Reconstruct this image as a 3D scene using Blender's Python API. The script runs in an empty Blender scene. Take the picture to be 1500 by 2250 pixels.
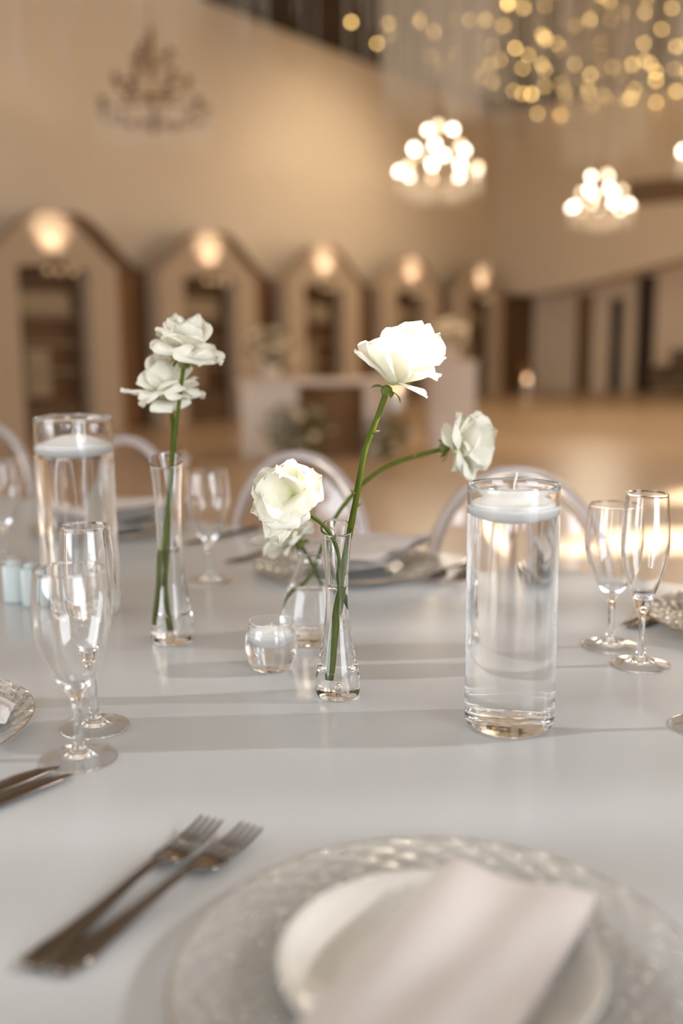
import bpy, bmesh, math, random
from mathutils import Vector, Matrix, noise
random.seed(7)
sc = bpy.context.scene
COL = sc.collection
PI = math.pi
rad = math.radians

# ------------------------------------------------------------------ camera
YAW = math.atan2(.585, .81)            # the hall's axes are x, y; the camera looks across them
PITCH = rad(9.6)
ROLL = rad(-.5)
F = 2187.5                             # 35 mm lens on a 36 mm tall frame, 2250 px
TABLE_Z = .75
CAM = Vector((0, 0, 1.11))
ROT = Matrix.Rotation(YAW, 4, 'Z') @ Matrix.Rotation(PI/2 - PITCH, 4, 'X') @ Matrix.Rotation(ROLL, 4, 'Z')
cd = bpy.data.cameras.new('camera')
cam = bpy.data.objects.new('camera', cd)
COL.objects.link(cam)
cam.matrix_world = Matrix.Translation(CAM) @ ROT
cd.sensor_fit = 'VERTICAL'
cd.sensor_height = 36
cd.sensor_width = 24
cd.lens = 35
cd.clip_start = .02
cd.clip_end = 200
cd.dof.use_dof = True
cd.dof.focus_distance = 1.0
cd.dof.aperture_fstop = 1.9
sc.camera = cam

FW = Vector((-math.sin(YAW), math.cos(YAW), 0))
RT = Vector((math.cos(YAW), math.sin(YAW), 0))

def W(X, Y, z=TABLE_Z):
    return RT*X + FW*Y + Vector((0, 0, z))

def ray(px, py):
    return (ROT.to_3x3() @ Vector(((px-750)/F, -(py-1125)/F, -1)))

def plane(px, py, z=TABLE_Z):          # point of a horizontal plane seen at a pixel
    d = ray(px, py)
    return CAM + d*((z-CAM.z)/d.z)

def pix(px, py, Y):                    # point at ground distance Y ahead of the camera
    d = ray(px, py)
    return CAM + d*(Y/d.dot(FW))

def onx(px, py, x):
    d = ray(px, py)
    return CAM + d*((x-CAM.x)/d.x)

def ony(px, py, y):
    d = ray(px, py)
    return CAM + d*((y-CAM.y)/d.y)

def ahead(p):
    return Vector(p).dot(FW)

# ------------------------------------------------------------------ light and exposure
vs = sc.view_settings
vs.view_transform = 'Standard'
vs.look = 'None'
vs.exposure = 0.22
vs.gamma = 1
vs.use_curve_mapping = False
cy = sc.cycles
cy.use_denoising = True
cy.max_bounces = 40
cy.diffuse_bounces = 4
cy.glossy_bounces = 24
cy.transmission_bounces = 40
cy.transparent_max_bounces = 12
cy.sample_clamp_indirect = 6
cy.blur_glossy = .3

wd = bpy.data.worlds.new('world')
sc.world = wd
wd.use_nodes = True
wbg = wd.node_tree.nodes['Background']
wsky = wd.node_tree.nodes.new('ShaderNodeTexSky')
wsky.sky_type = 'NISHITA'
wsky.sun_disc = False
wsky.sun_elevation = rad(28)
wd.node_tree.links.new(wsky.outputs[0], wbg.inputs[0])
wbg.inputs[1].default_value = .12

SUN_EL = rad(28)
SUN_H = (RT*math.cos(rad(3)) + FW*math.sin(rad(3))).normalized()
SUN_D = (SUN_H*math.cos(SUN_EL) + Vector((0, 0, math.sin(SUN_EL)))).normalized()
sl = bpy.data.lights.new('sun', 'SUN')
sl.energy = 34.0
sl.angle = rad(.9)
sl.color = (1, .98, .96)
so = bpy.data.objects.new('sun', sl)
so.rotation_euler = SUN_D.to_track_quat('Z', 'Y').to_euler()
so.location = (4, 0, 5)
COL.objects.link(so)

def area(name, loc, aim, sx, sy, energy, colr):
    l = bpy.data.lights.new(name, 'AREA')
    l.shape = 'RECTANGLE'
    l.size = sx
    l.size_y = sy
    l.energy = energy
    l.color = colr
    o = bpy.data.objects.new(name, l)
    o.location = loc
    o.rotation_euler = (Vector(loc)-Vector(aim)).to_track_quat('Z', 'Y').to_euler()
    COL.objects.link(o)
    return o
# unseen area lights added as daylight from right and back; no windows built there
area('daylight_fill', (5.4, -1.2, 1.8), (-5, -1.2, 1.5), 3.6, 3.0, 320, (.86, .93, 1))
area('daylight_fill', (5.4, 5.6, 2.0), (-5, 5.6, 1.5), 2.4, 3.0, 25, (1, .96, .92))
area('daylight_fill', (-3.5, -5.8, 1.7), (-2.5, 4, 1.3), 5.0, 2.6, 320, (.86, .93, 1))
# fill lights added under the ceiling to warm and lift the hall
area('ceiling_fill_light', (-2.0, 16.5, 5.7), (-2.0, 16.5, 0), 5, 6, 140, (1, .86, .68))
area('ceiling_fill_light', (-1.5, 1, 5.8), (-1.5, 1, 0), 5, 5, 16, (1, .96, .9))

def spot(name, loc, aim, energy, colr, size, blend=1.0, soft=.1):
    l = bpy.data.lights.new(name, 'SPOT')
    l.energy = energy
    l.color = colr
    l.spot_size = rad(size)
    l.spot_blend = blend
    l.shadow_soft_size = soft
    o = bpy.data.objects.new(name, l)
    o.location = loc
    o.rotation_euler = (Vector(loc)-Vector(aim)).to_track_quat('Z', 'Y').to_euler()
    COL.objects.link(o)
# unseen spots added to brighten the left and far walls
spot('wall_fill_spot', (-7.2, 14.4, 5.9), (-10.75, 14.4, 2.4), 340, (1, .82, .60), 108)
spot('wall_fill_spot', (-2.0, 15.5, 5.9), (1.0, 21.8, 1.2), 1000, (1, .80, .56), 80)

# ------------------------------------------------------------------ materials
def lin(c):
    return tuple((v/12.92 if v <= .04045 else ((v+.055)/1.055)**2.4) for v in (x/255 for x in c))

def nt(name):
    m = bpy.data.materials.new(name)
    m.use_nodes = True
    n = m.node_tree
    return m, n, n.nodes['Principled BSDF'], n.nodes['Material Output']

def plain(name, rgb, rough=.5, metal=0, var=.0, vscale=8, bump=0, bscale=60, coat=0, spec=None, detail=4):
    m, t, b, out = nt(name)
    b.inputs['Base Color'].default_value = (*lin(rgb), 1)
    b.inputs['Roughness'].default_value = rough
    b.inputs['Metallic'].default_value = metal
    if coat:
        b.inputs['Coat Weight'].default_value = coat
        b.inputs['Coat Roughness'].default_value = .05
    if spec is not None:
        b.inputs['Specular IOR Level'].default_value = spec
    tc = t.nodes.new('ShaderNodeTexCoord')
    if var:
        no = t.nodes.new('ShaderNodeTexNoise')
        no.inputs['Scale'].default_value = vscale
        no.inputs['Detail'].default_value = detail
        t.links.new(tc.outputs['Object'], no.inputs['Vector'])
        mx = t.nodes.new('ShaderNodeMix')
        mx.data_type = 'RGBA'
        L = lin(rgb)
        mx.inputs[6].default_value = (*[max(0, v*(1-var)) for v in L], 1)
        mx.inputs[7].default_value = (*[min(1, v*(1+var)) for v in L], 1)
        t.links.new(no.outputs['Fac'], mx.inputs[0])
        t.links.new(mx.outputs[2], b.inputs['Base Color'])
    if bump:
        nb = t.nodes.new('ShaderNodeTexNoise')
        nb.inputs['Scale'].default_value = bscale
        t.links.new(tc.outputs['Object'], nb.inputs['Vector'])
        bp = t.nodes.new('ShaderNodeBump')
        bp.inputs['Strength'].default_value = bump
        bp.inputs['Distance'].default_value = .01
        t.links.new(nb.outputs['Fac'], bp.inputs['Height'])
        t.links.new(bp.outputs[0], b.inputs['Normal'])
    return m

def glass(name, ior=1.5, colr=(1, 1, 1), rough=0.0):
    m, t, b, out = nt(name)
    t.nodes.remove(b)
    g = t.nodes.new('ShaderNodeBsdfGlass')
    g.inputs['IOR'].default_value = ior
    g.inputs['Color'].default_value = (*colr, 1)
    g.inputs['Roughness'].default_value = rough
    t.links.new(g.outputs[0], out.inputs[0])
    return m

def emis(name, rgb, s):
    m, t, b, out = nt(name)
    t.nodes.remove(b)
    e = t.nodes.new('ShaderNodeEmission')
    e.inputs[0].default_value = (*rgb, 1)
    e.inputs[1].default_value = s
    t.links.new(e.outputs[0], out.inputs[0])
    return m

def film(name, colr):
    m, t, b, out = nt(name)
    t.nodes.remove(b)
    e = t.nodes.new('ShaderNodeBsdfTransparent')
    e.inputs[0].default_value = (*colr, 1)
    t.links.new(e.outputs[0], out.inputs[0])
    return m

def petal_mat():
    m, t, b, out = nt('rose_petal')
    at = t.nodes.new('ShaderNodeAttribute')
    at.attribute_name = 's'
    cr = t.nodes.new('ShaderNodeValToRGB')
    e = cr.color_ramp.elements
    e[0].position = 0.0
    e[0].color = (*lin((222, 222, 165)), 1)
    e[1].position = .55
    e[1].color = (*lin((246, 243, 230)), 1)
    x = e.new(.22)
    x.color = (*lin((236, 233, 208)), 1)
    t.links.new(at.outputs['Fac'], cr.inputs[0])
    b.inputs['Roughness'].default_value = .55
    b.inputs['Specular IOR Level'].default_value = .25
    t.links.new(cr.outputs[0], b.inputs['Base Color'])
    # fine veins
    wv = t.nodes.new('ShaderNodeTexNoise')
    wv.inputs['Scale'].default_value = 90
    tc = t.nodes.new('ShaderNodeTexCoord')
    t.links.new(tc.outputs['Object'], wv.inputs['Vector'])
    bp = t.nodes.new('ShaderNodeBump')
    bp.inputs['Strength'].default_value = .25
    bp.inputs['Distance'].default_value = .002
    t.links.new(wv.outputs['Fac'], bp.inputs['Height'])
    t.links.new(bp.outputs[0], b.inputs['Normal'])
    tr = t.nodes.new('ShaderNodeBsdfTranslucent')
    t.links.new(cr.outputs[0], tr.inputs['Color'])
    mx = t.nodes.new('ShaderNodeMixShader')
    mx.inputs[0].default_value = .34
    t.links.new(b.outputs[0], mx.inputs[1])
    t.links.new(tr.outputs[0], mx.inputs[2])
    t.links.new(mx.outputs[0], out.inputs[0])
    return m

M = {}
M['glass'] = glass('clear_glass', 1.5, (1, 1, 1))
M['glass_green'] = glass('charger_glass', 1.5, (.992, .997, .993))
M['acrylic'] = glass('clear_acrylic', 1.49, (.975, .97, .99), .18)
def milky(m, k, c):                     # clear body with a slight haze
    t = m.node_tree
    d = t.nodes.new('ShaderNodeBsdfDiffuse'); d.inputs[0].default_value = (*c, 1)
    x = t.nodes.new('ShaderNodeMixShader'); x.inputs[0].default_value = k
    g = [n for n in t.nodes if n.type == 'BSDF_GLASS'][0]; o = [n for n in t.nodes if n.type == 'OUTPUT_MATERIAL'][0]
    t.links.new(g.outputs[0], x.inputs[1]); t.links.new(d.outputs[0], x.inputs[2]); t.links.new(x.outputs[0], o.inputs[0])
milky(M['acrylic'], .24, (.82, .81, .86))
milky(M['glass_green'], .14, (.86, .80, .74))
M['acrylic_sheet'] = glass('clear_acrylic_sheet', 1.49, (.985, .98, .995), .02)
M['water_top'] = glass('water_surface', 1.333)
M['water_side'] = glass('water_against_glass', 1.333/1.5)
M['wax'] = plain('white_wax', (252, 252, 250), .45)
M['wick'] = plain('cotton_wick', (238, 234, 226), .9, bump=.5, bscale=900)
M['petal'] = petal_mat()
M['stem'] = plain('rose_stem', (72, 84, 8), .6, spec=.2, var=.3, vscale=60)
M['sepal'] = plain('rose_sepal', (92, 102, 34), .6, var=.25, vscale=80)
M['thorn'] = plain('thorn', (120, 104, 62), .6)
M['table'] = plain('white_gloss_tabletop', (193, 195, 196), .22, var=.012, vscale=5, spec=.45)
M['table_edge'] = plain('white_table_apron', (222, 214, 206), .4)
M['steel'] = plain('polished_steel', (118, 109, 100), .15, 1)
M['porcelain'] = plain('white_porcelain', (232, 230, 224), .08, coat=.5)
M['gold_rim'] = plain('gilt_rim', (190, 150, 96), .25, 1)
M['napkin'] = plain('white_napkin', (216, 208, 204), .9, bump=.25, bscale=700)
M['ceramic'] = plain('pale_blue_ceramic', (196, 204, 204), .2, coat=.3)
M['floor'] = plain('tan_polished_stone', (188, 158, 124), .34, spec=.4, var=.06, vscale=1.2)
M['wall'] = plain('cream_plaster', (222, 204, 180), .85, var=.03, vscale=2, bump=.05, bscale=30)
M['portal'] = plain('pale_plaster_surround', (176, 154, 130), .8, var=.03, vscale=3)
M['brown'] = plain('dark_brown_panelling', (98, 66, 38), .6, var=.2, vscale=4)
M['drape'] = plain('brown_drape', (150, 108, 70), .9, var=.12, vscale=3)
M['dark'] = plain('dark_brown_door', (52, 33, 17), .6, var=.2, vscale=3)
M['black'] = plain('black_door', (26, 20, 14), .6)
M['greybrown'] = plain('grey_brown_door', (112, 84, 54), .7)
M['wall_white'] = plain('white_plaster', (226, 224, 220), .9)
M['ceiling_pale'] = plain('pale_ceiling', (224, 220, 214), .9)
M['ceiling'] = plain('dark_brown_ceiling', (50, 36, 24), .9, var=.2, vscale=1)
M['cabinet'] = plain('cabinet_beige', (150, 130, 104), .6)
M['cabinet_dark'] = plain('cabinet_dark_wood', (92, 66, 42), .6)
M['brass'] = plain('aged_brass', (164, 138, 106), .3, 1)
M['crystal'] = plain('crystal_bead', (232, 220, 202), .3, spec=.6)
M['bulb_off'] = plain('unlit_smoked_bulb', (120, 96, 70), .3)
M['bulb'] = emis('lit_bulb', (1, .88, .70), 11)
M['bulb_dim'] = emis('lit_candle_bulb', (1, .74, .46), 5)
M['fairy'] = emis('gold_fairy_bulb', (1, .62, .20), 11)
M['niche'] = emis('niche_lamp_glow', (1, .66, .36), .8)
M['flame'] = emis('candle_flame', (1, .60, .32), 6)
M['wire'] = plain('dark_wire', (60, 46, 30), .6)
M['white_panel'] = plain('white_panel', (208, 188, 170), .6)
M['leaf'] = plain('dull_green_leaf', (96, 92, 56), .7, var=.3, vscale=30)
M['bloom'] = plain('cream_bloom', (226, 204, 170), .8, var=.06, vscale=40)
M['vent'] = plain('dark_grey_grille', (132, 108, 80), .7)
M['sofa'] = plain('grey_fabric', (104, 86, 66), .9, var=.1, vscale=20)
M['clear'] = film('open_pane', (1, 1, 1))
M['film'] = film('sun_filter_pane', (.245, .245, .25))
M['film2'] = film('light_filter_pane', (.9, .9, .9))

# ------------------------------------------------------------------ mesh helpers
class MB:
    def __init__(s):
        s.v, s.f, s.m, s.at = [], [], [], []
    def add(s, v, f, mi=0):
        o = len(s.v)
        s.v += [tuple(p) for p in v]
        s.f += [tuple(i+o for i in q) for q in f]
        s.m += ([mi]*len(f) if isinstance(mi, int) else list(mi))
        return s
    def box(s, lo, hi, mi=0):
        x0, y0, z0 = lo
        x1, y1, z1 = hi
        v = [(x0,y0,z0),(x1,y0,z0),(x1,y1,z0),(x0,y1,z0),(x0,y0,z1),(x1,y0,z1),(x1,y1,z1),(x0,y1,z1)]
        f = [(0,3,2,1),(4,5,6,7),(0,1,5,4),(1,2,6,5),(2,3,7,6),(3,0,4,7)]
        return s.add(v, f, mi)
    def rbox(s, lo, hi, b=.005, mi=0):      # box with chamfered edges
        lo, hi = Vector(lo), Vector(hi)
        bm = bmesh.new()
        bmesh.ops.create_cube(bm, size=1)
        for v in bm.verts:
            v.co = Vector([lo[i] + (v.co[i]+.5)*(hi[i]-lo[i]) for i in range(3)])
        bmesh.ops.bevel(bm, geom=list(bm.edges), offset=b, segments=2, affect='EDGES', profile=.6)
        bm.verts.index_update()
        v = [tuple(x.co) for x in bm.verts]
        f = [tuple(w.index for w in q.verts) for q in bm.faces]
        bm.free()
        return s.add(v, f, mi)
    def lathe(s, prof, n=48, mi=0, fmi=None, c=(0,0,0), fn=None):
        v, f, ml = [], [], []
        idx = []
        for (r, z) in prof:
            if r < 1e-6:
                idx.append([len(v)]*n)
                v.append((c[0], c[1], c[2]+z))
            else:
                b = len(v)
                idx.append([b+j for j in range(n)])
                for j in range(n):
                    a = 2*PI*j/n
                    v.append((c[0]+r*math.cos(a), c[1]+r*math.sin(a), c[2]+z))
        for i in range(len(prof)-1):
            for j in range(n):
                k = (j+1) % n
                q = []
                for w in (idx[i][j], idx[i][k], idx[i+1][k], idx[i+1][j]):
                    if w not in q:
                        q.append(w)
                if len(q) >= 3:
                    f.append(tuple(q))
                    ml.append(fmi[i] if fmi else mi)
        if fn:
            v = [fn(*p) for p in v]
        return s.add(v, f, ml)
    def tube(s, pts, r, n=10, mi=0, cap=True, flat=None):
        pts = [Vector(p) for p in pts]
        m = len(pts)
        rr = r if isinstance(r, (list, tuple)) else [r]*m
        t0 = (pts[1]-pts[0]).normalized()
        up = Vector((0, 0, 1)) if abs(t0.z) < .9 else Vector((1, 0, 0))
        a = t0.cross(up).normalized()
        v, f = [], []
        for i in range(m):
            t = (pts[min(i+1, m-1)]-pts[max(i-1, 0)]).normalized()
            a = (a - t*a.dot(t)).normalized()
            b = t.cross(a)
            for j in range(n):
                an = 2*PI*j/n
                ca, sa = math.cos(an), math.sin(an)
                if flat:
                    ca *= flat[0]; sa *= flat[1]
                v.append(pts[i] + (a*ca + b*sa)*rr[i])
        for i in range(m-1):
            for j in range(n):
                k = (j+1) % n
                f.append((i*n+j, i*n+k, (i+1)*n+k, (i+1)*n+j))
        if cap:
            f.append(tuple(range(n-1, -1, -1)))
            f.append(tuple((m-1)*n+j for j in range(n)))
        return s.add(v, f, mi)
    def sphere(s, c, r, nu=12, nv=8, mi=0, sq=(1, 1, 1)):
        pr = [(r*math.sin(PI*i/nv), -r*math.cos(PI*i/nv)) for i in range(nv+1)]
        pr[0] = (0, -r); pr[-1] = (0, r)
        return s.lathe(pr, nu, mi, fn=lambda x, y, z: (c[0]+x*sq[0], c[1]+y*sq[1], c[2]+z*sq[2]))
    def loft(s, st, n=12, mi=0):            # st: (x, y, z, half width in y, half thickness in z)
        v, f = [], []
        for (x, y, z, w, h) in st:
            for j in range(n):
                a = 2*PI*j/n
                ca, sa = math.cos(a), math.sin(a)
                e = .6
                v.append((x, y + w*math.copysign(abs(ca)**e, ca), z + h*math.copysign(abs(sa)**e, sa)))
        for i in range(len(st)-1):
            for j in range(n):
                k = (j+1) % n
                f.append((i*n+j, i*n+k, (i+1)*n+k, (i+1)*n+j))
        f.append(tuple(range(n-1, -1, -1)))
        f.append(tuple((len(st)-1)*n+j for j in range(n)))
        return s.add(v, f, mi)
    def mesh(s, name, mats, smooth=True, fix=False):
        me = bpy.data.meshes.new(name)
        me.from_pydata(s.v, [], s.f)
        for m in (mats if isinstance(mats, (list, tuple)) else [mats]):
            me.materials.append(m)
        me.polygons.foreach_set('material_index', s.m)
        if s.at:
            a = me.attributes.new('s', 'FLOAT', 'POINT')
            a.data.foreach_set('value', s.at)
        if fix:
            bm = bmesh.new()
            bm.from_mesh(me)
            bmesh.ops.recalc_face_normals(bm, faces=bm.faces)
            bm.to_mesh(me)
            bm.free()
        me.polygons.foreach_set('use_smooth', [bool(smooth)]*len(me.polygons))
        if smooth == 'auto':
            me.set_sharp_from_angle(angle=rad(38))
        me.update()
        return me
    def obj(s, name, mats, parent=None, smooth=True, fix=False):
        return link(name, s.mesh(name, mats, smooth, fix), parent)

def link(name, me, parent=None, mw=None):
    o = bpy.data.objects.new(name, me)
    COL.objects.link(o)
    if parent is not None:
        o.parent = parent
    if mw is not None:
        o.matrix_local = mw
    return o

def thing(name, label, cat, loc=(0, 0, 0), rz=0, group=None):
    o = bpy.data.objects.new(name, None)
    o.empty_display_size = .05
    COL.objects.link(o)
    o.location = loc
    o.rotation_euler = (0, 0, rz)
    return tag(o, label, cat, group)

def tag(o, label, cat, group=None):
    o['label'] = label
    o['category'] = cat
    if group:
        o['group'] = group
    return o

def struct(name, mb, mats, smooth=False, parent=None):
    o = mb.obj(name, mats, parent, smooth)
    o['kind'] = 'structure'
    return o

def copy_tree(o, parent=None):
    c = o.copy()
    COL.objects.link(c)
    c.parent = parent
    for ch in list(o.children):
        copy_tree(ch, c)
    return c

def dup(o, label, loc, rz=0, group=None):
    c = copy_tree(o)
    c.location = loc
    c.rotation_euler = (0, 0, rz)
    c['label'] = label
    if group:
        c['group'] = group
    return c

def spline(pts, n=6):
    P = [Vector(p) for p in pts]
    out = []
    for i in range(len(P)-1):
        p0 = P[max(i-1, 0)]; p1 = P[i]; p2 = P[i+1]; p3 = P[min(i+2, len(P)-1)]
        for k in range(n):
            t = k/n
            out.append(.5*((2*p1) + (p2-p0)*t + (2*p0-5*p1+4*p2-p3)*t*t + (3*p1-p0-3*p2+p3)*t**3))
    out.append(P[-1])
    return out

def prof(pts, n=5):
    return [(max(p.x, 0), p.y) for p in spline([(a, b, 0) for a, b in pts], n)]

# ------------------------------------------------------------------ room shell
LX, RX, BY, FY, CZ = -10.75, 5.5, -6.0, 21.8, 6.1
PX = -9.86                                  # front plane of the arched portals
struct('floor', MB().box((LX-.3, BY-.3, -.1), (RX+.3, FY+1.2, 0)), M['floor'])
mb = MB()
mb.box((LX-.3, BY-.3, CZ), (RX+.3, 11.4, CZ+.1), 0)
mb.box((LX-.3, 11.4, CZ), (RX+.3, FY+.3, CZ+.1), 1)
struct('ceiling', mb, [M['ceiling_pale'], M['ceiling']])
struct('wall_left', MB().box((LX-.2, BY, 0), (LX, FY, CZ)), M['wall'])
struct('wall_back', MB().box((LX, BY-.2, 0), (RX, BY, CZ)), M['wall_white'])

def sun_hit(p):                             # where the sun ray through p meets the right wall: (y, z)
    t = (RX-p.x)/SUN_D.x
    q = p + SUN_D*t
    return q.y, q.z

# slots shaped in the unseen right wall to aim sun at chosen spots
rc = pix(885, 785, 1.0)
y0, z0 = sun_hit(rc)
OPEN = [(y0-.085, y0+.085, z0-.055, z0+.30)]              # clear slot: sun on the tall rose
for (X0, X1, Y0, Y1) in ((1.30, 2.9, 5.2, 5.85), (2.40, 3.6, 6.9, 7.5)):       # sun patches on the floor
    q = [sun_hit(W(X, Y, 0)) for X, Y in ((X0, (Y0+Y1)/2), (X1, (Y0+Y1)/2))]
    ym = sorted(sun_hit(W((X0+X1)/2, Y, 0))[0] for Y in (Y0, Y1))
    OPEN.append((ym[0], ym[1], q[1][1], q[0][1]))
ta = sun_hit(W(.75, 1.0)); tb = sun_hit(W(-.55, 1.0))
zlo, zhi = ta[1], min(z0-.10, tb[1])
STR = []
for (Y0, Y1) in ((.50, .615), (.645, .795), (.83, .915), (.935, .99), (1.02, 1.13), (1.17, 1.30), (1.36, 1.50)):
    a = sun_hit(W(0, Y0)); b = sun_hit(W(0, Y1))
    STR.append((a[0], b[0]))
for (a, b) in STR:
    OPEN.append((a, b, zlo, zhi))
ys = sorted({BY, FY} | {v for o in OPEN for v in o[:2]})
zs = sorted({0.0, CZ} | {min(v, CZ-.05) for o in OPEN for v in o[2:]})
mb = MB()
for i in range(len(ys)-1):
    for j in range(len(zs)-1):
        cyy, czz = (ys[i]+ys[i+1])/2, (zs[j]+zs[j+1])/2
        if any(o[0] < cyy < o[1] and o[2] < czz < o[3] for o in OPEN):
            continue
        mb.box((RX, ys[i], zs[j]), (RX+.03, ys[i+1], zs[j+1]))
struct('wall_right', mb, M['wall_white'])
mb = MB()
mb.box((RX+.032, STR[0][0]-.3, zlo-.2), (RX+.036, STR[-1][1]+.3, zhi+.03))  # unseen pane added to dim the sun stripes on the table
struct('sun_filter_1', mb, M['film'])

# far wall, with a projecting gallery whose underside rises to the right, and doors below
struct('wall_far', MB().box((LX, FY, 0), (RX, FY+.2, CZ)), M['wall'])
gy = FY-1.0
g0 = ony(1185, 645, gy); g1 = ony(1330, 612, gy); g2 = ony(1500, 566, gy)
xs = [LX, g0.x-.6, g0.x, g1.x, g2.x, RX]
zz = [2.3, g0.z-.0, g0.z, g1.z, g2.z, g2.z+.25]
mb = MB()
v = []
for x, z in zip(xs, zz):
    v += [(x, gy, z), (x, gy, CZ), (x, FY, z), (x, FY, CZ)]
f = []
for i in range(len(xs)-1):
    a, b = i*4, i*4+4
    f += [(a, b, b+1, a+1), (a, a+2, b+2, b), (a+2, a+3, b+3, b+2)]
f += [(0, 1, 3, 2), (20, 22, 23, 21)]
mb.add(v, f)
struct('trim_1', mb, M['wall'])

def far_door(n, px0, px1, ptop, mat, frame):
    a = ony(px0, ptop, FY); b = ony(px1, ptop, FY)
    h = a.z
    o = struct('door_%d' % n, MB().box((a.x, FY-.06, 0), (b.x, FY-.01, h)), M[mat])
    fr = MB()
    w = .06
    fr.box((a.x-w, FY-.09, 0), (a.x, FY-.01, h+w)); fr.box((b.x, FY-.09, 0), (b.x+w, FY-.01, h+w))
    fr.box((a.x, FY-.09, h), (b.x, FY-.01, h+w))
    fo = fr.obj('door_frame', M[frame], o, smooth=False)
    hd = MB().tube([(b.x-.12, FY-.1, 1.0), (b.x-.12, FY-.1, 1.16)], .012, 8)
    hd.obj('door_handle', M['brass'], o)
far_door(1, 1272, 1306, 646, 'greybrown', 'wall')
far_door(2, 1346, 1374, 655, 'black', 'wall')
far_door(3, 1404, 1446, 605, 'dark', 'wall')
va = ony(1380, 400, gy); vb = ony(1500, 442, gy)
t = thing('wall_grille', 'dim grey grille high on the far wall at right', 'grille', (va.x, gy-.02, vb.z))
MB().box((0, 0, 0), (vb.x-va.x+.2, .02, va.z-vb.z)).obj('grille_frame', M['vent'], t, smooth=False)
for k in range(5):
    z = (k+.5)/5*(va.z-vb.z)
    MB().box((.05, -.02, z-.03), (vb.x-va.x+.15, 0, z+.02)).obj('slat', M['vent'], t, smooth=False)

# ------------------------------------------------------------------ the row of arched portals on the left wall
def bell(q):
    q = abs(q)
    return .5*(.5*(1+math.cos(PI*q))+math.cos(PI*q/2)) if q < 1 else 0
N0, DN = 7.87, 2.69
def ztop(s):
    return 2.08 + .60*bell(s/.98)

def make_portal():
    t = thing('arched_portal', 'x', 'portal', (PX, 0, 0))
    def shell(samples, lo, th, mat, name, par):
        m = MB()
        v, f = [], []
        for s in samples:
            v += [(0, s, lo(s)), (0, s, ztop(s)), (-th, s, lo(s)), (-th, s, ztop(s))]
        for i in range(len(samples)-1):
            a, b = 4*i, 4*i+4
            f += [(a, b, b+1, a+1), (a+2, a+3, b+3, b+2), (a+1, b+1, b+3, a+3), (a, a+2, b+2, b)]
        e = 4*(len(samples)-1)
        f += [(0, 1, 3, 2), (e, e+2, e+3, e+1)]
        m.add(v, f)
        return m.obj(name, M[mat], par, smooth=False)
    W1, W2 = .98, .53
    for sg in (-1, 1):
        ss = [sg*(W2 + (W1-W2)*k/8) for k in range(9)]
        shell(sorted(ss), lambda s: 0, .26, 'portal', 'pillar', t)
    ss = [-W2 + 2*W2*k/24 for k in range(25)]
    shell(ss, lambda s: 2.02 + .04*math.cos(s/W2*PI/2), .26, 'portal', 'tympanum', t)
    MB().box((-.40, -W2-.05, 0), (-.36, W2+.05, 2.15)).obj('back_panel', M['brown'], t, smooth=False)
    # cabinet front inside the arch
    cb = MB()
    for y in (-W2+.03, W2-.09):
        cb.box((-.34, y, 0), (-.16, y+.06, 1.9))
    cb.box((-.34, -W2+.03, 1.84), (-.16, W2-.03, 1.9))
    cb.obj('cabinet_frame', M['cabinet_dark'], t, smooth=False)
    MB().box((-.35, -W2+.09, 0), (-.18, W2-.09, .42)).obj('cabinet_base', M['cabinet_dark'], t, smooth=False)
    for z in (.78, 1.12, 1.45):
        MB().box((-.35, -W2+.09, z), (-.18, W2-.09, z+.03)).obj('shelf', M['cabinet'], t, smooth=False)
    MB().box((-.35, -W2+.12, 1.5), (-.24, W2-.12, 1.76)).obj('crest_panel', M['cabinet'], t, smooth=False)
    MB().box((-.35, -.30, .5), (-.24, .05, 1.08)).obj('display_panel', M['cabinet'], t, smooth=False)
    return t
def make_sconce():
    t = thing('arch_sconce', 'x', 'lamp', (PX+.02, 0, 2.04))
    pr = prof([(0, -.06), (.05, -.05), (.10, 0), (.13, .05), (.12, .05), (.09, .0), (.04, -.04), (0, -.045)], 3)
    MB().lathe(pr, 20, fn=lambda x, y, z: (abs(x)*.9, y, z)).obj('bowl', M['brass'], t, fix=True)
    for y in (-.18, 0, .2):
        MB().sphere((.08, y, -.05), .035, 10, 6).obj('bulb', M['niche'], t)
    MB().box((-.02, -.24, -.075), (.10, .26, -.06)).obj('bracket', M['brass'], t, smooth=False)
    return t

ordn = ['first', 'second', 'third', 'fourth', 'fifth', 'sixth']
por = make_portal(); sco = make_sconce()
for i in range(5):
    y = N0 + DN*i
    lb = ('%s arch from the left in the row of pale plaster arches' % ordn[i]).replace('first arch from the left', 'tall leftmost arch, nearest the camera,')
    ls = 'gold wall lamp lighting the top of the %s arch from the left' % ordn[i]
    if i == 0:
        por['label'] = lb; sco['label'] = ls
        por.location.y = y; sco.location.y = y
        por['group'] = 'row of arched portals'; sco['group'] = 'lamps over the arches'
    else:
        dup(por, lb, (PX, y, 0)); dup(sco, ls, (PX+.02, y, 2.04))
    l = bpy.data.lights.new('arch_uplight', 'SPOT')
    l.energy = 30; l.color = (1, .84, .68); l.spot_size = rad(74); l.spot_blend = .9; l.shadow_soft_size = .04
    o = bpy.data.objects.new('arch_uplight', l)
    o.location = (PX+.36, y-.02, 2.12)
    o.rotation_euler = (Vector((PX+.36, y, 2.12))-Vector((PX, y, 2.50))).to_track_quat('Z', 'Y').to_euler()
    COL.objects.link(o)

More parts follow.
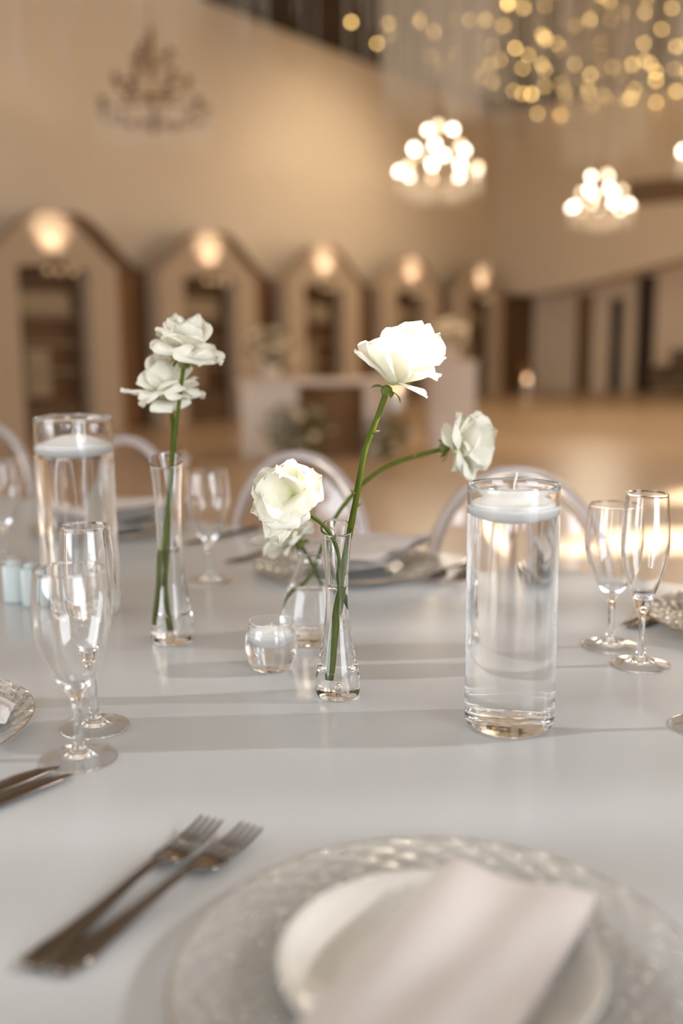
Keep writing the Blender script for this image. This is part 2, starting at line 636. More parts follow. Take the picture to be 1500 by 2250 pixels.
# dark brown wavy screen behind the portals, standing in for dark curves beside them
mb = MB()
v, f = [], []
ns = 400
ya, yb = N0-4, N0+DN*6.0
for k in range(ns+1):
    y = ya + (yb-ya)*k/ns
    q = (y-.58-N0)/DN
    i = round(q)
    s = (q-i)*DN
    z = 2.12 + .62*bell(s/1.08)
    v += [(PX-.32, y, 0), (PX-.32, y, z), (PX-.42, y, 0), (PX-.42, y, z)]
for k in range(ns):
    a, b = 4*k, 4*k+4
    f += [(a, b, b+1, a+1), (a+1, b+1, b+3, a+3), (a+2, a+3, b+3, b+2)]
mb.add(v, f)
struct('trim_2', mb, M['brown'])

# drapes hanging between the arches
def make_drape():
    m = MB()
    v, f = [], []
    n = 40
    for k in range(n+1):
        y = -.2 + .4*k/n
        x = .03*math.sin(k*1.25) + .03
        v += [(x, y, .02), (x, y*.8, 1.3), (x, y, 1.98)]
    for k in range(n):
        a, b = 3*k, 3*k+3
        f += [(a, b, b+1, a+1), (a+1, b+1, b+2, a+2)]
    m.add(v, f)
    return m.mesh('drape', M['drape'])
dme = make_drape()
for i in range(5):
    o = link('drape', dme)
    o.location = (PX-.26, N0+DN*i+1.22, 0)
    lab = ('brown drape between the %s and %s arches from the left' % (ordn[i], ordn[i+1])) if i < 4 else 'brown drape beyond the last arch by the corner'
    tag(o, lab, 'drape', 'drapes between the arches')

# ------------------------------------------------------------------ chandeliers
def make_chandelier(lit):
    t = thing('chandelier', 'x', 'chandelier')
    tiers = ((.15, .28, 3), (.28, .07, 6), (.42, -.14, 9))
    MB().tube([(0, 0, -.25), (0, 0, .45)], .02, 8).obj('stem', M['brass'], t)
    MB().tube([(0, 0, .45), (0, 0, CZ-3.15)], .006, 6).obj('chain', M['brass'], t)
    MB().sphere((0, 0, -.27), .06, 12, 8).obj('finial', M['brass'], t)
    for (r, z, n) in tiers:
        ring = MB().tube([(r*math.cos(a*PI/12), r*math.sin(a*PI/12), z-.06) for a in range(25)], .012, 6, cap=False)
        ring.obj('ring', M['brass'], t)
        for k in range(n):
            a = 2*PI*(k+.3*r*10)/n
            x, y = r*math.cos(a), r*math.sin(a)
            MB().tube(spline([(0, 0, z-.10), (x*.5, y*.5, z-.13), (x, y, z-.06)], 4), .008, 6).obj('arm', M['brass'], t)
            MB().sphere((x, y, z), .033, 12, 8, sq=(1, 1, 1.25)).obj('bulb', (M['bulb_dim'] if k % 3 == 2 else M['bulb']) if lit else M['bulb_off'], t)
    # skirt of crystal drops
    sk = MB()
    for (r, z, n) in ((.43, -.18, 30), (.30, -.22, 20), (.16, -.26, 12)):
        for k in range(n):
            a = 2*PI*k/n
            L = .16 + .05*math.sin(a*5)
            x, y = r*math.cos(a), r*math.sin(a)
            for q in range(5):
                zz = z - L*q/4
                sk.lathe([(0, -.018), (.011, 0), (0, .018)], 5, c=(x, y, zz))
    o = sk.obj('crystal_skirt', M['crystal'], t, smooth=False)
    o['kind'] = 'stuff'
    return t
chl = make_chandelier(True)
chu = make_chandelier(False)
def ch_at(px, py, Y):
    return pix(px, py, Y)
CH = []
spots = [(965, 345, 10.9, 'lit tiered chandelier left of centre, the largest glowing one'),
         (1321, 432, 14.6, 'smaller lit chandelier farther back, below the right end of the gold lights'),
         (1592, 300, 10.6, 'lit chandelier cut off by the right edge of the photo')]
for k, (px, py, Y, lb) in enumerate(spots):
    p = pix(px, py, Y)
    if k == 0:
        chl.location = p; chl['label'] = lb; chl['group'] = 'lit chandeliers'
    else:
        dup(chl, lb, p, .4*k)
    CH.append(p)
    l = bpy.data.lights.new('chandelier_light', 'POINT')
    l.energy = (70, 80, 60)[k]; l.color = (1, .84, .64); l.shadow_soft_size = .55
    o = bpy.data.objects.new('chandelier_light', l)
    o.location = p - Vector((0, 0, 1.0)); COL.objects.link(o)
chu.location = pix(335, 195, 8.3)
chu['label'] = 'unlit dark chandelier hanging at upper left before the plaster wall'
CH.append(chu.location.copy())

# hanging crystal strands
def strands(name, label, pts):
    m = MB()
    for (x, y, zl) in pts:
        r = .0032
        v = [(x+r, y, zl), (x-r*.5, y+r*.87, zl), (x-r*.5, y-r*.87, zl), (x+r, y, CZ), (x-r*.5, y+r*.87, CZ), (x-r*.5, y-r*.87, CZ)]
        m.add(v, [(0, 1, 4, 3), (1, 2, 5, 4), (2, 0, 3, 5)])
    o = m.obj(name, M['crystal'])
    tag(o, label, 'bead curtain')
    o['kind'] = 'stuff'
    return o
names = ['crystal strand curtain falling above the large lit chandelier', 'crystal strand curtain falling above the smaller lit chandelier',
         'crystal strand curtain above the chandelier at the right edge', 'thin crystal strand curtain above the unlit chandelier']
for p, lb, cnt in zip(CH, names, (250, 160, 120, 50)):
    pts = []
    for k in range(cnt):
        a = random.random()*2*PI; r = .06 + .56*math.sqrt(random.random())
        pts.append((p.x+r*math.cos(a), p.y+r*math.sin(a), p.z+.35+random.random()*.5))
    strands('strand_curtain', lb, pts)
pts = []
for k in range(800):
    X = random.uniform(.6, 7); Y = random.uniform(11.5, 15.5)
    q = W(X, Y, 0)
    if q.x < RX-.3 and q.y < FY-1.3:
        pts.append((q.x, q.y, random.uniform(3.6, 5.0)))
strands('strand_curtain', 'wide crystal strand curtain in front of the gold lights at right', pts)
pts = []
for k in range(130):
    X = random.uniform(-4.2, .4); Y = random.uniform(7.5, 10)
    q = W(X, Y, 0)
    if q.x > PX+.5:
        pts.append((q.x, q.y, random.uniform(3.0, 4.4)))
strands('strand_curtain', 'sparse crystal strand curtain across the upper left wall', pts)

# gold fairy lights under the dark ceiling
bme = MB().sphere((0, 0, 0), .036, 10, 6).mesh('bulb', M['fairy'])
ROWS = ['nearest', 'second', 'third', 'fourth', 'fifth', 'sixth', 'seventh', 'eighth', 'ninth', 'tenth', 'eleventh', 'twelfth', 'farthest']
for k in range(13):
    y = 13.1 + .62*k
    xa, xb = -9.5, 5.2
    t = thing('fairy_light_string', 'gold fairy light string under the dark ceiling, %s row from the near side' % ROWS[k], 'string lights', (0, y, CZ-.12), 0, 'fairy light strings under the ceiling')
    w = []
    for q in range(60):
        x = xa + (xb-xa)*q/59
        w.append((x, .05*math.sin(q*1.3+k), -.04*abs(math.sin(q*.9))))
    MB().tube(w, .004, 5).obj('wire', M['wire'], t)
    x = xa + random.random()*.5
    while x < xb:
        o = link('bulb', bme, t)
        o.location = (x, random.uniform(-.3, .3), random.uniform(-.25, .05))
        s = random.choice((.62, .75, .9, 1.05))
        o.scale = (s, s, s)
        x += random.uniform(.35, .85)

# ------------------------------------------------------------------ head table and flowers in the middle distance
hb = plane(592, 1002, 0)
HY = ahead(hb)
def hp(px, py, dY=0):
    return pix(px, py, HY+dY)
# table built in its own frame, facing the camera
ht = thing('head_table', 'white head table with solid end panels in the middle of the hall floor', 'table', (hb.x, hb.y, 0), YAW)
def hx(px):
    return (hp(px, 900)-hb).dot(RT)
ztop_t = hp(600, 836).z
MB().rbox((hx(530), 0, 0), (hx(655), .7, ztop_t-.05), .01).obj('end_panel', M['white_panel'], ht, smooth=False)
MB().rbox((hx(800), 0, 0), (hx(850), .7, ztop_t-.05), .01).obj('end_panel', M['white_panel'], ht, smooth=False)
MB().rbox((hx(522), -.04, ztop_t-.05), (hx(870), .75, ztop_t), .008).obj('tabletop', M['white_panel'], ht, smooth=False)
MB().box((hx(655), .5, 0), (hx(800), .54, ztop_t-.05)).obj('front_panel', M['drape'], ht, smooth=False)
pl = thing('plinth', 'tall white display plinth right of the head table', 'plinth', tuple(W((hp(1000, 900)-Vector((0,0,0))).dot(RT)*1.0, HY+.2, 0)), YAW)
zz = pix(1000, 795, HY+.2).z
hw = 52/F*HY*1.0
MB().rbox((-hw, 0, 0), (hw, .5, zz-.04), .012).obj('column', M['white_panel'], pl, smooth=False)
MB().rbox((-hw-.015, -.015, zz-.04), (hw+.015, .515, zz), .008).obj('top_slab', M['white_panel'], pl, smooth=False)

def bush(name, label, loc, R, H, nleaf, nbloom, cat, seed, pot=False):
    rnd = random.Random(seed)
    t = thing(name, label, cat, loc)
    m = MB(); bl = MB(); st = MB()
    def rp():
        while True:
            p = Vector((rnd.uniform(-1, 1), rnd.uniform(-1, 1), rnd.uniform(0, 1)))
            q = p.x**2 + p.y**2 + (p.z*2-1)**2
            if q < 1:
                return Vector((p.x*R, p.y*R, p.z*H + (.12 if pot else 0)))
    for k in range(nleaf):
        p = rp()
        d = Vector((rnd.uniform(-1, 1), rnd.uniform(-1, 1), rnd.uniform(-.3, 1))).normalized()
        s = d.cross(Vector((rnd.uniform(-1, 1), rnd.uniform(-1, 1), .3))).normalized()
        L = rnd.uniform(.04, .09)
        m.add([p, p+d*L*.5+s*L*.22, p+d*L, p+d*L*.5-s*L*.22], [(0, 1, 2, 3)])
    for k in range(14):
        p = rp()
        st.tube([(p.x*.1, p.y*.1, 0), (p.x*.6, p.y*.6, p.z*.6), tuple(p)], .004, 5)
    for k in range(nbloom):
        p = rp()
        r = rnd.uniform(.025, .05)
        bl.sphere(p, r, 8, 5, sq=(1, 1, .75))
    o = m.obj('foliage', M['leaf'], t); o['kind'] = 'stuff'
    st.obj('stems', M['stem'], t)
    if nbloom:
        o = bl.obj('blossoms', M['bloom'], t); o['kind'] = 'stuff'
    if pot:
        MB().lathe(prof([(0, 0), (.09, 0), (.11, .06), (.10, .14), (.09, .14), (.09, .05), (0, .03)], 3), 20).obj('pot', M['white_panel'], t)
    return t
p = plane(652, 1010, 0); bush('floor_plant', 'low grey green plant on the floor before the head table', p, .36, .55, 420, 16, 'plant', 3)
p = plane(845, 1002, 0); bush('floor_plant', 'second low dark plant on the floor, between head table and plinth', p, .30, .42, 360, 8, 'plant', 4)
p = hp(592, 834, .3); bush('bouquet', 'loose cream flower bouquet on the left end of the head table', (p.x, p.y, ztop_t), .28, .42, 160, 40, 'bouquet', 5, True)
p = hp(985, 795, .4); bush('bouquet', 'cream flower bouquet on the tall white plinth', (p.x, p.y, zz), .18, .34, 60, 60, 'bouquet', 6, True)

def lantern(px, py, Y, label, hgt=.22, r=.06):
    b = pix(px, py, Y)
    b = Vector((b.x, b.y, 0)) if b.z < .3 else b
    t = thing('candle_lantern', label, 'lantern', b)
    MB().lathe(prof([(0, 0), (r*1.3, 0), (r*1.3, .02), (r*1.2, .025), (0, .025)], 2), 20).obj('base', M['brass'], t)
    MB().lathe([(0, .025), (r*.6, .025), (r*.6, hgt*.45), (0, hgt*.45)], 16).obj('candle', M['wax'], t)
    MB().lathe(prof([(0, hgt*.45), (r*.35, hgt*.55), (r*.25, hgt*.8), (0, hgt)], 4), 12).obj('flame', M['flame'], t)
    MB().lathe([(r*1.15, .026), (r*1.15, hgt*1.25), (r*1.1, hgt*1.25), (r*1.1, .026)], 20).obj('glass_shade', M['glass'], t)
    return t
lantern(872, 905, HY-.5, 'warm glowing candle lantern between head table and plinth', .34, .09)
lantern(400, 1000, HY-1.0, 'small round glowing candle lantern on the floor at left, behind the slim left vase', .16, .07)
lantern(1157, 862, 21.5, 'dim glowing lantern at the foot of the last arch', .5, .12)

# grey sofa in the far right corner
sp = plane(1505, 872, 0)
t = thing('sofa', 'grey fabric sofa at the far right, below the pale wall', 'sofa', sp, PI*.5)
MB().rbox((-.5, -.45, .12), (.5, .45, .42), .05).obj('seat', M['sofa'], t, smooth='auto')
MB().rbox((.3, -.45, .42), (.5, .45, .95), .07).obj('backrest', M['sofa'], t, smooth='auto')
for s in (-1, 1):
    MB().rbox((-.5, s*.5-.06, .12), (.45, s*.5+.06, .62), .05).obj('armrest', M['sofa'], t, smooth='auto')

# ------------------------------------------------------------------ the dining table
NE, FE = .277, 1.477
tb = thing('dining_table', 'long white glossy dining table in the foreground set for a meal', 'table', (-.5, (NE+FE)/2, 0))
hwid = (FE-NE)/2
MB().rbox((-2.3, -hwid, TABLE_Z-.035), (2.0, hwid, TABLE_Z), .006).obj('tabletop', M['table'], tb, smooth=False)
ap = MB()
ap.box((-2.2, -hwid+.08, TABLE_Z-.12), (1.9, -hwid+.10, TABLE_Z-.036)); ap.box((-2.2, hwid-.10, TABLE_Z-.12), (1.9, hwid-.08, TABLE_Z-.036))
ap.obj('apron', M['table_edge'], tb, smooth=False)
for x in (-2.1, 1.8):
    for y in (-hwid+.1, hwid-.1):
        MB().rbox((x-.035, y-.035, 0), (x+.035, y+.035, TABLE_Z-.036), .006).obj('leg', M['table_edge'], tb, smooth=False)

# ------------------------------------------------------------------ ghost chairs on the far side
def make_chair():
    t = thing('ghost_chair', 'x', 'chair')
    fr = []
    hw_, zs_, zt = .155, .70, .90
    pts = [(-hw_, .20, .44), (-hw_*1.04, .215, .58)]
    for k in range(17):
        a = PI - PI*k/16
        pts.append((hw_*1.06*math.cos(a), .23+.01*math.sin(a), zs_ + (zt-zs_)*math.sin(a)))
    pts += [(hw_*1.04, .215, .58), (hw_, .20, .44)]
    MB().tube(spline(pts, 3), .0125, 10, flat=(1.0, .8)).obj('back_frame', M['acrylic'], t)
    v, f = [], []
    inn = [p for p in spline(pts, 3)]
    c = Vector((0, .215, .62))
    m = MB()
    for p in inn:
        q = c + (p-c)*.93
        v += [(q.x, q.y-.003, q.z), (q.x, q.y+.003, q.z)]
    v += [(c.x, c.y-.003, c.z), (c.x, c.y+.003, c.z)]
    n = len(inn)
    for i in range(n):
        j = (i+1) % n
        f += [(2*i, 2*j, 2*n), (2*j+1, 2*i+1, 2*n+1), (2*i, 2*i+1, 2*j+1, 2*j)]
    m.add(v, f)
    m.obj('back_panel', M['acrylic_sheet'], t, smooth='auto', fix=True)
    MB().rbox((-.22, -.22, .425), (.22, .20, .455), .012).obj('seat', M['acrylic'], t, smooth='auto')
    for (x, y) in ((-.19, -.19), (.19, -.19), (-.19, .17), (.19, .17)):
        k = 1.12
        MB().tube([(x*k, y*k, 0), (x*1.02, y*1.02, .3), (x, y, .424)], [.012, .016, .02], 10).obj('leg', M['acrylic'], t)
    return t
ch = make_chair()
chairs = [(655, 990, 'clear acrylic round-back chair behind the middle place setting, centre of the photo'),
          (1138, 1024, 'clear acrylic round-back chair behind the tall candle vase at right'),
          (275, 957, 'clear acrylic round-back chair behind the tall candle vase at left'),
          (-20, 930, 'clear acrylic round-back chair at the far left edge of the table')]
for k, (px, py, lb) in enumerate(chairs):
    p = plane(px, py, .91)
    loc = (p.x, p.y-.235, 0)
    if k == 0:
        ch.location = loc; ch['label'] = lb; ch['group'] = 'ghost chairs on the far side of the table'
    else:
        dup(ch, lb, loc)

# ------------------------------------------------------------------ glassware
def vase_parts(t, outer, inner, water_z, base_in, n=56, shear=None, bubble=None, gmat='glass'):
    """outer: (r, z) from the base centre up to the rim; inner: from the rim down to the inside of the base."""
    ip = inner
    above = [p for p in ip if p[1] > water_z]
    below = [p for p in ip if p[1] <= water_z]
    # radius at the water level
    (r0, z0_), (r1, z1_) = above[-1], below[0]
    k = (z0_-water_z)/max(z0_-z1_, 1e-6)
    rw = r0 + (r1-r0)*k
    g = MB().lathe(outer + above + [(rw, water_z)], n, fn=shear)
    g.obj('vase_glass', M[gmat], t)
    wp = list(reversed(below))
    wprof = wp + [(rw, water_z), (rw*.93, water_z-.0006), (0, water_z-.0008)]
    fm = [0]*(len(wp)) + [1, 1]
    MB().lathe(wprof, n, fmi=fm).obj('water', [M['water_side'], M['water_top']], t)
    if bubble:
        MB().lathe(prof(bubble, 4), 20).obj('base_bubble', M['air'], t)
M['air'] = glass('air_bubble', 1/1.5)

def cyl_vase(label, loc, r, h, wz):
    t = thing('cylinder_vase', label, 'vase', loc, 0, 'tall cylinder candle vases')
    w = .0028
    outer = prof([(0, .0012), (r*.5, .0010), (r*.84, .0005), (r*.95, .002), (r, .008)], 4) + [(r, .02+(h-.026)*k/8) for k in range(9)] + prof([(r, h-.004), (r-.0004, h-.001), (r-w/2, h)], 3)
    inner = prof([(r-w/2-.0005, h-.0002), (r-w, h-.002)], 2) + [(r-w, .022+(h-.03)*(1-k/10)) for k in range(11)] + prof([(r-w, .0205), (r-w-.002, .016), (r*.8, .0135), (r*.4, .0125), (0, .012)], 4)
    vase_parts(t, outer, inner, wz, 0)
    # floating candle
    c = thing('floating_candle', label.split(' cylinder')[0]+' x', 'candle', (loc[0], loc[1], loc[2]+wz))
    ri = r-w-.0016
    pr = prof([(0, -.0165), (ri*.35, -.0155), (ri*.75, -.0115), (ri*.96, -.0045), (ri, .000), (ri*.985, .0022), (ri*.86, .0032), (ri*.76, .005), (ri*.45, .0105), (ri*.2, .0125), (0, .013)], 4)
    MB().lathe(pr, 48).obj('wax', M['wax'], c)
    MB().tube(spline([(0, 0, .012), (.0005, 0, .018), (.0022, 0, .025), (.003, 0, .029)], 4), .0011, 8).obj('wick', M['wick'], c)
    return t, c
p = plane(1118, 1590)
VR = p
t, c = cyl_vase('tall clear cylinder vase of water at right with a floating candle', p, .0425, .232, .2135)
c['label'] = 'white floating candle in the right tall vase'; c['group'] = 'floating candles'
p = plane(182, 1345)
t, c = cyl_vase('taller clear cylinder vase of water at left, behind the two glasses', p, .0513, .268, .231)
c['label'] = 'white floating candle in the left tall vase'; c['group'] = 'floating candles'

def smooth01(x):
    x = max(0, min(1, x))
    return x*x*(3-2*x)

def bud_vase(label, loc, s, h, rb, rw_, rr, hw2, wz):
    """slim flared bud vase with a thick base and a slanted rim"""
    t = thing('bud_vase', label, 'vase', loc, 0, 'slim bud vases')
    w = .0024
    slant = .42
    fc = -FW                                # the rim is lower towards the camera
    def shear(x, y, z):
        k = smooth01((z-h*.72)/(h*.28))
        dq = (x*fc.x + y*fc.y)
        return (x, y, z - slant*dq*k)
    outer = prof([(0, .003), (rb*.35, .0028), (rb*.7, .0008), (rb*.88, .0002), (rb*.985, .004), (rb, .012), (rb*.92, h*.16), (rb*.70, h*.32), (rw_+.0008, h*.50), (rw_, h*.60), (rw_+.0008, h*.72), (rr*.86, h*.86), (rr-.0004, h*.985)], 5) + [(rr-w/2+w*.52*math.cos(PI*k/10), h+w*.52*math.sin(PI*k/10)) for k in range(10)]
    inner = prof([(rr-w*1.02, h-.0001), (rr*.86-w, h*.86), (rw_-w+.0008, h*.72), (rw_-w, h*.60), (rw_-w+.0008, h*.50), (rb*.70-w*1.05, h*.32), (rb*.86-w*1.5, h*.20), (rb*.66, h*.158), (rb*.3, h*.15), (0, h*.149)], 5)
    vase_parts(t, outer, inner, wz, 0, shear=shear, bubble=[(0, .0068), (.0034, .0078), (.0044, .0108), (.003, .0145), (0, .016)])
    return t
PB = plane(742, 1527)
bud_vase('slim clear bud vase with slanted rim in the centre, holding the tall sunlit rose', PB, 1, .176, .0235, .0112, .0162, 0, .117)
PL = plane(380, 1408)
bud_vase('slim clear bud vase at left holding two crossing rose stems', PL, 1, .224, .0262, .0150, .0200, 0, .116)

# conical carafe-like vase behind
PC = plane(692, 1402)
t = thing('bud_vase', 'low wide conical bud vase behind the centre vase and the small candle jar', 'vase', PC, 0, 'slim bud vases')
w = .0024
outer = prof([(0, .002), (.02, .001), (.036, .0003), (.041, .004), (.0425, .012), (.0405, .035), (.0335, .066), (.023, .092), (.0195, .103), (.0205, .109)], 5) + prof([(.0203, .1096), (.0195, .110)], 2)
inner = prof([(.0186, .1096), (.0172, .103), (.0208, .092), (.031, .066), (.038, .035), (.0395, .02), (.036, .0135), (.02, .012), (0, .0115)], 5)
vase_parts(t, outer, inner, .068, 0)

# roly-poly candle jar
PJ = plane(597, 1468)
t = thing('candle_jar', 'small round clear glass candle jar half full of water, left of the centre vase', 'jar', PJ)
outer = prof([(0, .0015), (.016, .001), (.0195, .0002), (.0225, .003), (.0275, .014), (.0292, .026), (.0280, .040), (.0255, .048), (.0250, .0545)], 5) + prof([(.0248, .0555), (.0242, .056)], 2)
inner = prof([(.0234, .0556), (.0234, .0535), (.0238, .048), (.0262, .040), (.0274, .026), (.0257, .014), (.021, .0065), (.012, .005), (0, .0048)], 5)
vase_parts(t, outer, inner, .043, 0, gmat='glass')
c = thing('floating_candle', 'white floating candle in the small round glass jar', 'candle', PJ+Vector((0, 0, .043)), 0, 'floating candles')
pr = prof([(0, -.018), (.008, -.0165), (.0165, -.012), (.0225, -.005), (.0235, -.001), (.0215, .001), (.012, .0035), (0, .0042)], 4)
MB().lathe(pr, 40).obj('wax', M['wax'], c)
MB().tube([(0, 0, .004), (.0005, 0, .007), (.001, 0, .010)], .0009, 6).obj('wick', M['wick'], c)

# stemware
def stem_profile(h, foot, bz, bowl_o, w=.0011):
    rs = .0036
    o = prof([(0, .0035), (foot*.4, .0026), (foot*.8, .0008), (foot*.97, .0002), (foot, .0012), (foot*.95, .0022), (foot*.55, .0042), (.010, .0068), (.0058, .012), (rs+.0006, .024), (rs, .04), (rs+.0002, bz*.78), (.0056, bz*.92), (.0085, bz)], 4)
    ob = prof([(.0085, bz)] + bowl_o, 6)
    rim = [(bowl_o[-1][0]-w/2+w*.62*math.cos(PI*k/8), h+w*.62*math.sin(PI*k/8)) for k in range(1, 8)]
    ib = [(max(r-w, 0), z) for r, z in reversed(ob[6:])]
    ib = [(r, z) for r, z in ib if z > bz+.010]
    last = ib[-1]
    ib += prof([last, (last[0]*.62, last[1]-.0042), (last[0]*.3, last[1]-.0062), (0, last[1]-.0068)], 3)[1:]
    return o + ob[1:] + rim, ib
def make_wine():
    t = thing('wine_glass', 'x', 'wine glass')
    o, i = stem_profile(.172, .0335, .062, [(.016, .074), (.0262, .095), (.0322, .115), (.0338, .130), (.0328, .150), (.0302, .172)])
    MB().lathe(o+i, 56).obj('glass_body', M['glass'], t)
    return t
def make_flute():
    t = thing('champagne_flute', 'x', 'flute')
    o, i = stem_profile(.196, .0330, .068, [(.0125, .083), (.0200, .102), (.0248, .122), (.0262, .140), (.0252, .165), (.0226, .196)])
    MB().lathe(o+i, 56).obj('glass_body', M['glass'], t)
    return t
wg = make_wine(); fg = make_flute()
glasses = [('w', 175, 1667, 'empty wine glass at front left beside the knives'),
           ('f', 209, 1598, 'empty champagne flute at front left, just behind the wine glass'),
           ('w', 1340, 1420, 'empty wine glass right of the right tall vase'),
           ('f', 1406, 1461, 'empty champagne flute at right, in front of the wine glass'),
           ('f', 1550, 1598, 'champagne flute at the right edge, only the rim of its foot showing'),
           ('w', 461, 1278, 'blurred wine glass right of the slim left vase'),
           ('w', 12, 1235, 'blurred wine glass at the left edge behind the shakers'),
           ('f', -85, 1236, 'blurred champagne flute at the left edge beside the far wine glass')]
fw_, ff_ = True, True
for k, px, py, lb in glasses:
    p = plane(px, py)
    if k == 'w':
        if fw_:
            wg.location = p; wg['label'] = lb; wg['group'] = 'wine glasses'; fw_ = False
        else:
            dup(wg, lb, p)
    else:
        if ff_:
            fg.location = p; fg['label'] = lb; fg['group'] = 'champagne flutes'; ff_ = False
        else:
            dup(fg, lb, p)

# ------------------------------------------------------------------ place settings
def charger_mesh():
    """clear pressed-glass charger: rings of raised diamonds, plain centre"""
    m = MB()
    n = 120
    R0, R1 = .088, .150
    nr = 17
    rows = []
    def relief(i, j):
        if i in (0, nr-1):
            return 0
        # diamond facets: peaks staggered ring by ring
        ph = (j + (2 if (i//2) % 2 else 0)) % 4
        a = 1 - abs(ph-2)/2
        return (.0022*a if i % 2 else .0008*a)
    prof_top = []
    def base_z(r):
        k = max(0, (r-R0)/(R1-R0))
        return .004 + .010*k**1.3
    v = [(0, 0, .004)]
    idx = []
    for i in range(nr):
        r = R0 + (R1-R0)*i/(nr-1)
        ring = []
        for j in range(n):
            a = 2*PI*(j + .5*(i % 2))/n
            ring.append(len(v))
            v.append((r*math.cos(a), r*math.sin(a), base_z(r) + relief(i, j)))
        idx.append(ring)
    f = [(0, idx[0][j], idx[0][(j+1) % n]) for j in range(n)]
    for i in range(nr-1):
        for j in range(n):
            k = (j+1) % n
            f.append((idx[i][j], idx[i+1][j], idx[i+1][k], idx[i][k]))
    # underside
    b0 = len(v)
    pr = [(R1, base_z(R1)-.0022), (R1*.8, base_z(R1*.8)-.003), (R0, .0008), (R0*.9, 0)]
    ub = []
    for (r, z) in pr:
        ring = []
        for j in range(n):
            a = 2*PI*(j + .5*((nr-1) % 2))/n
            ring.append(len(v)); v.append((r*math.cos(a), r*math.sin(a), z))
        ub.append(ring)
    prev = idx[-1]
    for ring in ub:
        for j in range(n):
            k = (j+1) % n
            f.append((prev[j], ring[j], ring[k], prev[k]))
        prev = ring
    c = len(v); v.append((0, 0, .0002))
    f += [(c, prev[(j+1) % n], prev[j]) for j in range(n)]
    m.add(v, f)
    return m.mesh('charger_glass', M['glass_green'], smooth=False)
chm = charger_mesh()
rimm = MB().tube([(.150*math.cos(a*PI/48), .150*math.sin(a*PI/48), .0132) for a in range(97)], .0007, 6, cap=False).mesh('rim', M['gold_rim'])
pl_pr = prof([(0, .0015), (.05, .0008), (.062, .0), (.066, .002), (.082, .008), (.098, .0155), (.1045, .0185)], 4) + prof([(.1052, .0192), (.1045, .0202)], 2) + prof([(.098, .0178), (.084, .0108), (.070, .0052), (.055, .0036), (0, .0032)], 4)
plm = MB().lathe(pl_pr, 64).mesh('plate_body', M['porcelain'])
plr = MB().tube([(.1046*math.cos(a*PI/40), .1046*math.sin(a*PI/40), .0197) for a in range(81)], .0011, 6, cap=False).mesh('plate_rim', M['porcelain'])
where = ['nearest the camera at the bottom of the photo', 'at the left edge beside the two glasses', 'at the right edge behind the flutes',
         'across the table behind the centre vase', 'far left, behind the left tall vase']
FACE = PI/2
centres = [plane(965, 2176), W(-.445, .885), W(.545, 1.224), plane(762, 1250), Vector((-1.50, 1.296, TABLE_Z))]
for k, (c, wh) in enumerate(zip(centres, where)):
    t = thing('charger_plate', 'clear diamond-cut glass charger %s' % wh, 'charger', (c.x, c.y, TABLE_Z+.0003), random.random(), 'glass chargers')
    link('charger_glass', chm, t); link('rim', rimm, t)
    if k != 1:
        q = thing('dinner_plate', 'glossy white dinner plate on the charger %s' % wh, 'plate', (c.x, c.y, TABLE_Z+.0048), 0, 'dinner plates')
        link('plate_body', plm, q); link('plate_rim', plr, q)
        q.scale = (.86, .86, .9)

def napkin(label, loc, rz, lx, ly, h, seed, tilt=(0, 0)):
    """flat folded napkin: four layers with soft folded edges"""
    rnd = random.Random(seed)
    t = thing('napkin', label, 'napkin', loc, rz, 'folded napkins')
    t.rotation_euler = (tilt[0], tilt[1], rz)
    nl = 3
    for L in range(nl):
        m = MB()
        nx, ny = 16, 24
        z0 = h*L/nl; z1 = z0 + h/nl*.86
        dx, dy = rnd.uniform(-.003, .003), rnd.uniform(-.004, .004)
        v, f = [], []
        for lay, z in ((0, z0), (1, z1)):
            for i in range(nx+1):
                for j in range(ny+1):
                    a, b = i/nx*2-1, j/ny*2-1
                    e = max(abs(a)**10, abs(b)**14)
                    w = .0016*noise.noise(Vector((a*1.6+seed, b*1.9, L*.2)))
                    zz = z + w*(1.5+L) + (.5*(z1-z0)*e*(1 if lay == 0 else -1))
                    v.append((a*lx/2+dx, b*ly/2+dy, zz+.002))
        o = (nx+1)*(ny+1)
        for i in range(nx):
            for j in range(ny):
                a = i*(ny+1)+j
                f.append((a+o, a+o+ny+1, a+o+ny+2, a+o+1))
                f.append((a, a+1, a+ny+2, a+ny+1))
        for i in range(nx):
            a = i*(ny+1); f.append((a, a+ny+1, a+ny+1+o, a+o))
            a = i*(ny+1)+ny; f.append((a, a+o, a+ny+1+o, a+ny+1))
        for j in range(ny):
            a = j; f.append((a, a+o, a+1+o, a+1))
            a = nx*(ny+1)+j; f.append((a, a+1, a+1+o, a+o))
        m.add(v, f)
        m.obj('layer', M['napkin'], t, smooth='auto')
    return t
NZ = TABLE_Z + .0262
a = plane(990, 1869, NZ+.014); b = plane(1312, 1957, NZ+.014)
mid = (a+b)/2
d = Vector((b.x-a.x, b.y-a.y, 0)); wN = d.length; d.normalize()
pn = Vector((-d.y, d.x, 0))
ly = .30
cN = mid - pn*(ly/2)
napkin('pinkish white folded napkin across the plate nearest the camera', (cN.x, cN.y, NZ-.002), math.atan2(d.y, d.x), wN, ly, .014, 3)
c = centres[3]; napkin('white folded napkin on the plate across the table behind the centre vase', (c.x+.03, c.y, TABLE_Z+.0262), rad(8), .15, .22, .016, 5, (rad(0), rad(-5)))
c = centres[2]; napkin('white folded napkin on the plate at the right edge', (c.x+.02, c.y, TABLE_Z+.0262), 0, .14, .24, .014, 6)
c = centres[4]; napkin('white folded napkin on the far left plate behind the left tall vase', (c.x+.02, c.y, TABLE_Z+.0262), rad(-6), .15, .22, .03, 7, (0, rad(-4)))

